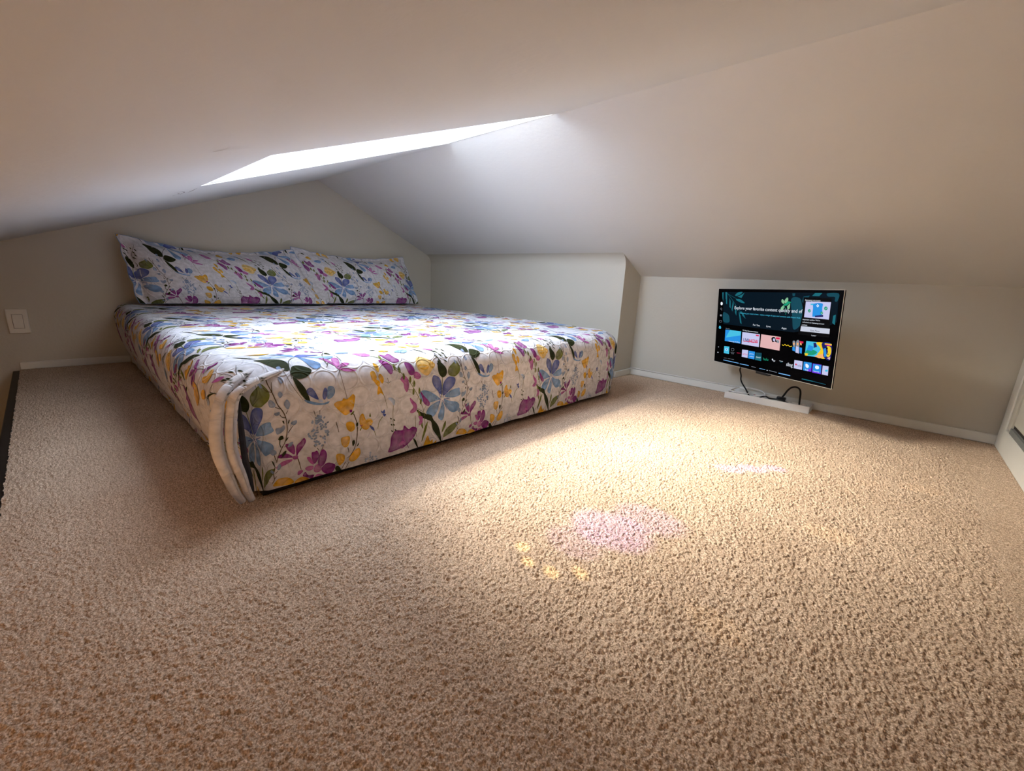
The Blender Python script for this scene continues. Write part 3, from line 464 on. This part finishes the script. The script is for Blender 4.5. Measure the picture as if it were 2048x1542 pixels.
# ------------------------------------------------------------------ pillows in quilted shams
def pillow(label, v0b, v1b, v0t, v1t, ub, ut, zb, zt, X0, Y0, sx, thick, sag, name='pillow', flare=0):
    root = empty(name, (0, 0, 0)); tag(root, label, 'pillow', 'pair of floral pillows against the headboard wall')
    Wd = v1b-v0b
    def S(a, b, lift, side=1):
        a = np.clip(a, 0, 1); b = np.clip(b, 0, 1)
        l = v0b+(v0t-v0b)*b; r = v1b+(v1t-v1b)*b
        sc_ = .009*np.abs(np.sin(b*math.pi*3.5)); v = l-sc_*(1-a)**6+(r-l)*a+sc_*a**6
        st = .006*np.abs(np.sin(a*math.pi*7))
        top = zt-sag*np.sin(np.pi*np.clip(a, 0, 1))**.8
        z = zb+(top-zb)*b+st*b**6
        u = ub+(ut-ub)*b
        ea = np.clip((a-.035)/.93, 0, 1); eb = np.clip((b-.0)/.95, 0, 1)
        T = thick*(1-np.abs(2*ea-1)**3.0)**.55*(1-np.abs(2*np.clip(eb*.92+.08, 0, 1)-1)**2.8)**.6
        wr = .006*(vnoise(a*9, b*5)-.5)+.003*(vnoise(a*26, b*12)-.5)
        du = -(T+.004+wr*np.clip(T/.03, 0, 1)+lift) if side > 0 else .28*T+.001
        z = z+T*.10*side
        return np.stack([u+du, v, z], -1)
    na, nb = 110, 52; ga, gb = np.meshgrid(np.linspace(0, 1, na), np.linspace(0, 1, nb), indexing='ij')
    Hh = zt-zb; idx = np.arange(na*nb).reshape(na, nb)
    V = [S(ga.ravel(), gb.ravel(), 0)]; Fc = [tuple(q) for q in np.stack([idx[:-1, :-1], idx[:-1, 1:], idx[1:, 1:], idx[1:, :-1]], -1).reshape(-1, 4).tolist()]
    Cl = [np.tile([[.655, .645, .685]], (na*nb, 1))]; uvx = X0+ga.ravel()*Wd/sx; uvy = Y0+gb.ravel()*Hh/.98; UVl = [np.stack([uvx, uvy], 1)]
    print_on(lambda X, Y, l: S((X-X0)*sx/Wd, (Y-Y0)*.98/Hh, l), X0, X0+Wd/sx, Y0, Y0+Hh/.98, lambda X, Y: True, V, Fc, Cl, UVl)
    mesh('sham_front', np.vstack(V), [f[::-1] for f in Fc], quiltm, root, smooth=True, uv=np.vstack(UVl), col=np.vstack(Cl))
    # plain back, closed to the front along the seam
    vb = S(ga.ravel(), gb.ravel(), 0, -1); Fb = [tuple(q) for q in np.stack([idx[:-1, :-1], idx[1:, :-1], idx[1:, 1:], idx[:-1, 1:]], -1).reshape(-1, 4).tolist()]
    mesh('sham_back', vb, [f[::-1] for f in Fb], plainq, root, smooth=True, uv=np.stack([uvx, uvy], 1))
    rim = [(a, 0) for a in np.linspace(0, 1, 60)]+[(1, b) for b in np.linspace(0, 1, 60)]+[(a, 1) for a in np.linspace(1, 0, 90)]+[(0, b) for b in np.linspace(1, 0, 60)]
    ra = np.array(rim); pr = (S(ra[:, 0], ra[:, 1], 0)+S(ra[:, 0], ra[:, 1], 0, -1))/2
    g = Geo(); g.tube(pr, .0026, 7); g.build('piping', blue_pipe, root, smooth=True)
    settle(root, ((ub+ut)/2, (v0b+v1b)/2, zb))
    return root
pillow('left pillow, floral sham with scalloped edge overlapping the other pillow', .335, 1.300, .300, 1.135, 2.905, 3.020, HB+.010, .672, .225, .03, 1.09, .135, .055)
pillow('right pillow, floral sham tucked behind its neighbour and nearer the knee wall', 1.165, 2.085, 1.150, 1.985, 2.965, 3.045, HB+.010, .690, .57, .03, 1.09, .110, .045)

# ------------------------------------------------------------------ television on a wall arm
TVD = """Pt -2959 1750 3104 1787 3174 714 2710 433 1350 128 -536 125 -2800 124;PT -2811 1742 -2686 1733 -2692 1496 -2752 1365;PT -3031 1723 -2934 1724 -2921 1281 -2988 1436;PT -2123 1611 -1932 1739 -1667 1758 -1787 1643 -2049 1562;PT -1979 1539 -1718 1619 -1533 1730 -1702 1472;PT -2065 1386 -1831 1418 -1588 1327 -1479 1232 -1747 1262;PT -2751 1650 -2673 1600 -2627 1136 -2702 1159;PT -2493 1450 -2399 1299 -2363 941 -2456 1014;PT -2236 1356 -2180 1154 -2234 794 -2301 893;PT -2066 1058 -1963 860 -1950 606 -2048 753;PT -1821 817 -1679 625 -1557 230 -1656 272;PT -1706 874 -1491 737 -1334 499 -1547 633;KT 10 -2737 1727 -2386 1453 -2000 1086 -1623 729;KT 8 -2681 1677 -2179 1484 -1720 1322;Pu -2857 705 -2634 692 -2440 574 -2387 264 -2697 212 -2843 334;Pu 1075 1505 1464 1558 1621 1269 1747 853 1611 415 1333 258 1217 774;Pu 1600 1436 1646 1626 1920 1673 1687 1314;PT 2014 1655 2134 1771 2441 1776 2327 1654;Pu 2655 1768 3107 1764 3086 1487 2985 1484 2964 1638 2692 1651;PT 2999 937 3096 983 3109 590 2996 660;Pu 1095 1741 1244 1744 1233 1637 1135 1626;Pk 1650 1597 2847 1588 2949 93 1582 65 1676 849;Pg 595 1402 637 1492 737 1407 751 1297 659 1316;Pg 753 1407 839 1550 917 1543 923 1413 816 1322;Pg 604 1113 699 1207 780 1188 697 1007 627 1012;Pg 909 1194 1046 1331 1048 1113 954 1043;PG 696 1229 934 1413 1091 1376 855 1214;KG 12 701 1185 874 1060 875 840;Tw -2094 995 1667 1026 300 Explore your favorite content quickly and ef;Tc -1727 757 1606 750 130 Everything you want is here - enjoy a range of apps and content with Smart Hub;Tw -847 257 -447 253 160 For You;Tw -69 259 166 261 160 Live;Tw 746 256 995 257 160 Apps;Td -2594 -82 -2324 -77 110 Recent;Tw -1459 -64 -515 -62 110 TV Plus Recommendation;Tw 1735 1487 2402 1484 130 Samsung account;Pl 1775 1434 2843 1440 2846 775 1774 792;Pb 2136 1353 2495 1379 2518 1208 2515 905 2190 842 2135 879 2124 1168;Pc 1986 1347 2134 1365 2107 1298 2006 1302;Pn 2243 886 2589 942 2599 862 2260 826;Pw 2253 1276 2302 1347 2377 1282 2319 1218;Pb 2284 1277 2312 1307 2346 1280 2319 1251;PG 2738 1199 2724 1145 2676 1121 2622 1140 2594 1191 2608 1245 2656 1269 2709 1250;Kw 6 2636 1193 2665 1171 2696 1220;PG 2041 1068 2028 1022 1986 1001 1938 1017 1913 1061 1926 1107 1969 1128 2016 1112;Kw 6 1945 1063 1976 1040 2011 1091;PG 2575 1014 2564 972 2526 953 2484 967 2462 1007 2473 1048 2511 1067 2553 1053;Kw 6 2488 1008 2517 986 2550 1036;Tw 1728 703 2489 712 105 Important update: We've;Tw 1732 597 2679 593 105 refreshed our Samsung account;Tw 1718 481 1965 485 105 policies.;Ps 1683 422 2936 427 2943 226 1675 214;Tk 2102 291 2523 292 150 View More;Tw 2202 95 2406 101 110 Later;Pb -2610 -142 -1545 -134 -1529 -733 -2604 -727;Pc -2297 -132 -1545 -134 -1545 -328 -2547 -548;Tw -2327 -698 -1582 -683 120 Samsung TV Plus;Pl -1463 -151 -390 -146 -388 -745 -1453 -748;Tn -1350 -515 -977 -520 330 LIVE:;Tr -990 -516 -453 -499 330 NOW;Kr 20 -1363 -583 -471 -550;Pr -623 -186 -440 -181 -444 -254 -616 -254;Pp -312 -137 762 -139 761 -748 -316 -735;Pr 516 -181 718 -176 707 -260 514 -256;Pk 274 -266 350 -187 463 -197 534 -328 626 -409 457 -384 349 -421;Pl 358 -256 468 -243 485 -380 369 -348;Pd 529 -291 696 -308 694 -423 599 -412;Ky 18 866 -461 935 -497 1007 -433 1092 -485 1165 -439 1249 -491 1363 -462;Pd 1374 -268 1419 -218 1498 -252 1516 -472 1424 -462;Po 1395 -310 1479 -299 1477 -397 1416 -396;Pd 1547 -246 1589 -180 1664 -188 1711 -445 1563 -443;Po 1577 -287 1661 -285 1656 -400 1596 -390;Po 1723 -268 1794 -250 1818 -365 1749 -361;Pb 1392 -489 1502 -483 1551 -667 1406 -644;Pl 1548 -445 1697 -447 1733 -728 1566 -709;Pb 1724 -465 1846 -470 1863 -708 1764 -702;Pr 1679 -195 1884 -204 1870 -284 1723 -268;Pc 2007 -158 2658 -148 2650 -747 2014 -759;Py 2439 -176 2789 -151 2777 -380 2928 -689 2787 -775 2549 -666 2669 -396;PG 2010 -620 2202 -463 2533 -542 2371 -694 2010 -729;Pn 2327 -190 2439 -176 2505 -335 2377 -395;Po 2422 -729 2884 -530 2928 -689 2654 -776;Pb 2134 -301 2372 -353 2304 -533 2069 -525;Py 2011 -664 2158 -663 2123 -759 2014 -759;Pn 2694 -155 3096 -152 3109 -767 2843 -703 2788 -462;Py 2912 -258 3071 -277 3114 -495 3033 -672 2916 -608 2984 -474;Py 2811 -149 3095 -144 3096 -213 2818 -201;Pm 2858 -183 3059 -185 3056 -226 2864 -224;Pb 2777 -380 2878 -325 2952 -644 2864 -700;Pp 2975 -723 3105 -640 3105 -767;Pk 2875 -304 2961 -305 2958 -375 2883 -365;Pk 2938 -543 3036 -540 3019 -571 2942 -571;Pc -2607 -1004 -2247 -982 -2239 -1357 -2608 -1370;Pw -2507 -1110 -2345 -1097 -2350 -1195 -2512 -1208;Pb -2475 -1127 -2373 -1118 -2381 -1178 -2477 -1187;Kd 9 -2089 -1050 -1933 -1039 -1936 -1150 -2085 -1162 -2089 -1050;Td -2126 -1253 -1877 -1237 90 Universal;Td -2084 -1306 -1907 -1295 90 Guide;Tr -1705 -1211 -1473 -1197 110 Search;Pl -1378 -1006 -998 -982 -995 -1358 -1373 -1368;Tr -1334 -1227 -1019 -1204 150 NETFLIX;Pb -956 -1006 -582 -996 -578 -1365 -955 -1372;Tw -897 -1134 -631 -1118 110 prime;Tw -883 -1259 -617 -1246 110 video;Pu -542 -1019 -183 -999 -170 -1376 -533 -1378;PT -524 -1176 -177 -1155 -170 -1376 -533 -1378;Tw -487 -1235 -213 -1215 130 Disney+;TG -65 -1250 217 -1237 260 hulu;Pw 409 -1204 436 -1152 481 -1192 460 -1253;Tw 481 -1240 603 -1228 210 tv;Kw 8 809 -1193 1004 -1192;KT 10 864 -1240 977 -1234;Tw 1185 -1276 1505 -1264 330 sling;Pl 1562 -1028 1952 -1024 1965 -1385 1566 -1385;Pr 1610 -1209 1653 -1157 1709 -1201 1666 -1253;Tk 1714 -1236 1920 -1225 150 YouTube;Pb 2005 -1024 2367 -1013 2389 -1386 2014 -1389;Pv 2221 -1327 2375 -1211 2389 -1386 2182 -1388;Pw 2098 -1109 2167 -1096 2257 -1167 2213 -1263 2122 -1223;Tw 2104 -1341 2261 -1341 130 Bixby;Pv 2416 -1030 2797 -1017 2814 -1400 2428 -1400;Pb 2441 -1047 2787 -1036 2802 -1343 2449 -1348;Pw 2542 -1115 2605 -1082 2690 -1109 2701 -1192 2616 -1230 2538 -1189;Tw 2492 -1327 2736 -1322 120 Internet;Pl 2848 -1033 3094 -1030 3111 -1399 2853 -1397;Pc 2955 -1207 3056 -1158 3099 -1221 3007 -1268;Kd 9 -2576 -1618 -2354 -1603;Kd 9 -2294 -1604 -2091 -1598;Kd 9 -2048 -1596 -1863 -1586;KB 22 -2595 -1731 -1534 -1721;KB 22 -1457 -1733 -884 -1719;Kd 12 -714 -1739 -449 -1730;KB 14 -232 -1739 111 -1733;Kw 14 188 -1743 247 -1741;Kd 14 321 -1732 743 -1736;KB 26 844 -1749 1442 -1744;KT 26 2008 -1761 2512 -1758;Ku 20 2512 -1758 3075 -1766;Pw -3081 1160 -3050 1224 -2983 1237 -2925 1176 -2947 1096 -3035 1077;Kd 8 -3063 895 -3007 935 -2949 885 -3013 845 -3063 895;Kd 8 -2998 845 -2941 806;Pd -3065 596 -2944 604 -2935 509 -3056 511;Kd 8 -3073 289 -2929 295 -2929 209 -3073 209 -3073 289;Pc -3079 -52 -3017 19 -2935 -39 -2941 -131 -3064 -132;Pk -3031 -75 -2985 -70 -2988 -119 -3034 -118;Pd -3043 -1075 -2981 -1072 -2991 -1128 -3046 -1125;Pw -3062 -1372 -2999 -1369 -2995 -1418 -3057 -1422"""
TC = np.array([.4427, 2.2101, .3776]); EX = np.array([-.83631, -.548, .01654]); EZ = np.array([.07007, -.07692, .99457]); EN = np.array([.5438, -.8329, -.1027])
TWd, THt = .66, .66*.575
def TT(x, z, n): return TC+EX*x+EZ*z+EN*n
tv = empty('television', (0, 0, 0)); tag(tv, 'flat black television showing a menu of apps, mounted above the white cord tray', 'television')
def tbox(gg, x0, x1, z0, z1, n0, n1): gg.box((x0, n0, z0), (x1, n1, z1), T=lambda x, n, z: TT(x, z, n))
hw, hh = TWd/2, THt/2
g = Geo(); tbox(g, -hw, hw, -hh, hh, -.009, -.0005); g.build('screen', glossb, tv, bevel=.001)
g = Geo(); e = .0010
tbox(g, -hw-e, hw+e, hh, hh+e, -.0025, .0004); tbox(g, -hw-e, -hw, -hh-e, hh, -.0025, .0004); tbox(g, hw, hw+e, -hh-e, hh, -.0025, .0004); tbox(g, -hw, hw, -hh-e, -hh, -.0025, .0004)
g.build('bezel', silver, tv)
g = Geo(); tbox(g, -hw+.012, hw-.012, -hh+.012, hh-.012, -.022, -.008); tbox(g, -.24, .24, -.17, .09, -.055, -.022); g.build('back_housing', blackp, tv, bevel=.004)
g = Geo(); tbox(g, -.045, .030, -hh-.012, -hh+.001, -.018, .002); g.build('sensor', blackp, tv, bevel=.003)
SCOL = dict(t=(.0008, .006, .012), T=(.01, .13, .17), u=(.006, .06, .09), w=(.80, .86, .95), g=(.22, .48, .28), G=(.01, .30, .17), l=(.52, .53, .78), b=(.02, .26, .70), c=(.06, .48, .70), p=(.70, .42, .42), r=(.62, .02, .08), k=(.001, .001, .001), y=(.80, .55, .02), n=(.01, .012, .12), s=(.55, .58, .68), d=(.22, .25, .30), o=(.85, .40, .15), v=(.16, .04, .70), m=(.80, .03, .30), B=(.16, .40, .75))
V = []; Fc = []; Cl = []; n0 = 0; texts = []; sid = 0
# the picture's black ground
for sid, e in enumerate(TVD.split(';')):
    k, c = e[0], e[1]; col = SCOL[c]; off = .0003+sid*.000012
    if k == 'T':
        nums, s = e[2:].strip().split(' ', 5)[:5], e[2:].strip().split(' ', 5)[5]
        texts.append((col, [int(q)*1e-4 for q in nums[:4]], int(nums[4])*5.2e-5, s, off)); continue
    v = list(map(int, e[2:].split()))
    if k == 'P':
        q = np.array(v, float).reshape(-1, 2)*1e-4
        if len(q) > 4 and c not in 'tl' and not (c == 'k' and np.ptp(q[:, 0]) > .04): q = cr(q, True, 4)
    else:
        q = cr(np.array(v[1:], float).reshape(-1, 2)*1e-4, n=3); d = np.gradient(q, axis=0); d /= np.linalg.norm(d, axis=1)[:, None]+1e-9
        nn = np.stack([-d[:, 1], d[:, 0]], 1)*v[0]*1e-4*.75; q = np.vstack([q+nn, (q-nn)[::-1]])
    tri = tessellate_polygon([[Vector((a, b, 0)) for a, b in q]])
    V += [TT(a, b, off) for a, b in q]; Fc += [tuple(i+n0 for i in t) for t in tri]; Cl += [col]*len(q); n0 += len(q)
tmp = []
for col, (xa, ya, xb, yb), h, s, off in texts:
    cu_ = bpy.data.curves.new('lettering', 'FONT'); cu_.body = s; cu_.size = 1; cu_.offset = .02 if s in ('LIVE:', 'NOW') else 0; cu_.resolution_u = 2; ob = bpy.data.objects.new('lettering', cu_); COL.objects.link(ob); tmp.append(ob)
dg = bpy.context.evaluated_depsgraph_get()
for ob, (col, (xa, ya, xb, yb), h, s, off) in zip(tmp, texts):
    me = ob.evaluated_get(dg).to_mesh(); pv = np.array([v.co[:2] for v in me.vertices]); w0, w1 = pv[:, 0].min(), pv[:, 0].max(); L_ = math.hypot(xb-xa, yb-ya)
    dx = np.array([xb-xa, yb-ya])/L_; dz = np.array([-dx[1], dx[0]])
    if dx[0] < 0: pass
    q = np.array([xa, ya])+np.outer((pv[:, 0]-w0)/(w1-w0)*L_, dx)+np.outer((pv[:, 1]-.35)*h*1.35, dz)
    V += [TT(a, b, off) for a, b in q]; Fc += [tuple(i+n0 for i in p.vertices) for p in me.polygons]; Cl += [col]*len(q); n0 += len(q)
    ob.evaluated_get(dg).to_mesh_clear()
for ob in tmp:
    c_ = ob.data; bpy.data.objects.remove(ob); bpy.data.curves.remove(c_)
mesh('screen_picture', V, Fc, screenm, tv, col=np.array(Cl))
# arm and wall plate
g = Geo(); back = TT(0, 0, -.055)
g.box((.40, VR-.012, .30), (.50, VR, .46)); g.tube([(.45, VR-.012, .38), (.45, 2.46, .38), back], .012, 10)
tbox(g, -.05, .05, -.05, .05, -.060, -.055); g.build('wall_arm', blackp, tv, bevel=.0)
settle(tv, TC)

# ------------------------------------------------------------------ cord tray, power strip and cords
tray = empty('cord_tray', (0, 0, 0)); tag(tray, 'white painted wooden cord tray on the carpet against the baseboard', 'cord tray')
FL = np.array([.622, 2.392]); FR = np.array([.243, 2.398]); TZ = .034
g = Geo(); g.prism([(FL[0], FL[1], -.001), (FR[0], FR[1], -.001), (FR[0], FR[1]-.002, TZ), (FL[0], FL[1]-.002, TZ)], (0, .009, 0)); g.build('front_board', woodw, tray, bevel=.001)
g = Geo(); g.box((FL[0]-.009, FL[1]+.008, -.001), (FL[0], VR-.016, TZ-.004)); g.build('end_board', woodw, tray, bevel=.001)
g = Geo(); g.box((FR[0], FR[1]+.008, -.001), (FR[0]+.009, VR-.016, TZ-.004)); g.build('end_board', woodw, tray, bevel=.001)
g = Geo(); g.box((FR[0]+.009, FL[1]+.008, .0), (FL[0]-.009, VR-.016, .004)); g.build('bottom_board', woodw, tray)
settle(tray, (.43, 2.45, 0))
ps = empty('power_strip', (0, 0, 0)); tag(ps, 'white power strip lying inside the cord tray', 'power strip')
g = Geo(); g.box((.262, 2.425, .004), (.50, 2.468, .030)); g.build('body', whitep, ps, bevel=.006, seg=3)
for k in range(5):
    g = Geo(); u = .285+k*.043
    for dv in (-.006, .006): g.box((u-.004, 2.4465+dv-.001, .0301), (u+.004, 2.4465+dv+.001, .0304))
    g.box((u+.008, 2.4455, .0301), (u+.011, 2.4475, .0304)); g.build('outlet', blackp, ps)
g = Geo(); g.box((.486, 2.440, .030), (.496, 2.453, .033)); g.build('switch', mat('red_switch', (.35, .02, .02), .4, var=(30, .1)), ps, bevel=.001)
settle(ps, (.38, 2.4465, .004))
def cord(name, pts, r, m, label, cat='cord', n=8, smooth=True):
    g = Geo(); g.tube(cr(pts, n=n), r, 8); o = g.build(name, m, smooth=smooth); tag(o, label, cat); return o
pc_ = cord('power_cord', [(.585, 2.40, .200), (.580, 2.445, .170), (.583, 2.45, .15), (.573, 2.45, .123), (.570, 2.45, .10), (.560, 2.45, .080), (.540, 2.45, .055), (.520, 2.44, .030), (.500, 2.435, .012)], .0034, blackc, 'black cord hanging down from the television into the tray')
pc_.parent = tv; pc_.location = -tv.location; del pc_['category']; pc_['label'] = 'black cord hanging down into the tray'
c2 = cord('looped_cable', [(.372, 2.445, .040), (.362, 2.445, .062), (.352, 2.445, .086), (.338, 2.443, .104), (.320, 2.442, .110), (.304, 2.44, .103), (.297, 2.44, .085), (.293, 2.43, .055), (.288, 2.415, .022), (.288, 2.41, .012)], .0042, blackc, 'thick black cord looping up out of the cord tray from its plug')
g = Geo(); g.box((.352, 2.436, .0302), (.392, 2.458, .048)); g.build('plug', blackp, c2, bevel=.004)
cord('adapter_cord', [(.485, 2.452, .010), (.462, 2.418, .030), (.44, 2.428, .040), (.42, 2.415, .036), (.40, 2.43, .034), (.375, 2.415, .040), (.355, 2.412, .036), (.335, 2.420, .028)], .0034, blackc, 'short black cord lying flat along the middle of the tray')
cord('extension_cord', [(.588, 2.49, .046), (.600, 2.46, .040), (.605, 2.43, .036), (.590, 2.413, .036), (.56, 2.410, .036), (.530, 2.425, .034), (.52, 2.45, .036), (.545, 2.478, .044), (.575, 2.492, .050), (.55, 2.497, .052), (.51, 2.492, .054), (.475, 2.484, .052), (.452, 2.468, .046), (.446, 2.45, .036), (.455, 2.435, .034)], .0034, cordw, 'white cord coiled in loops at the left end of the tray')
cord('data_cord', [(.51, 2.41, .018), (.485, 2.415, .034), (.46, 2.425, .038), (.435, 2.43, .042), (.41, 2.445, .040), (.39, 2.46, .036), (.37, 2.475, .030), (.35, 2.478, .02)], .003, cordw, 'thin white cord trailing across the power strip')
w = cord('wall_cable', [(1.243, 2.335, .020), (1.241, 2.36, .022), (1.240, 2.40, .030), (1.238, 2.44, .030), (1.236, 2.475, .036), (1.228, 2.500, .0435), (1.215, 2.509, .0455), (1.19, 2.512, .044), (1.16, 2.513, .043), (.95, 2.5135, .043), (.70, 2.5135, .044), (.62, 2.512, .045), (.595, 2.505, .050), (.57, 2.500, .052), (.54, 2.497, .050)], .0024, cordw, 'thin white cable clipped along the top of the right baseboard')
for u in (1.155, .695):
    g = Geo(); g.tube([(u, 2.5135, .043), (u, 2.5175, .043)], .0045, 8); g.build('clip', steel, w)

# ------------------------------------------------------------------ light switch
sw = empty('light_switch', (0, 0, 0)); tag(sw, 'light switch in a painted plate on the wall left of the bed', 'light switch')
g = Geo(); g.box((UU-.007, -.133, .175), (UU, -.063, .291)); g.build('wall_plate', trimp, sw, bevel=.0035, seg=3)
g = Geo(); g.box((UU-.0074, -.1155, .1982), (UU-.0066, -.0805, .2658)); g.build('recess', darkt, sw)
g = Geo(); g.prism([(UU-.0092, -.1145, .1992), (UU-.0092, -.0815, .1992), (UU-.0105, -.0815, .2648), (UU-.0105, -.1145, .2648)], (.005, 0, 0)); g.build('rocker', trimp, sw, bevel=.0008)
for z in (.187, .279):
    g = Geo(); g.tube([(UU-.0082, -.098, z), (UU-.006, -.098, z)], .0028, 10, up=(0, 0, 1)); g.build('screw', trimp, sw)
settle(sw, (UU, -.098, .233))
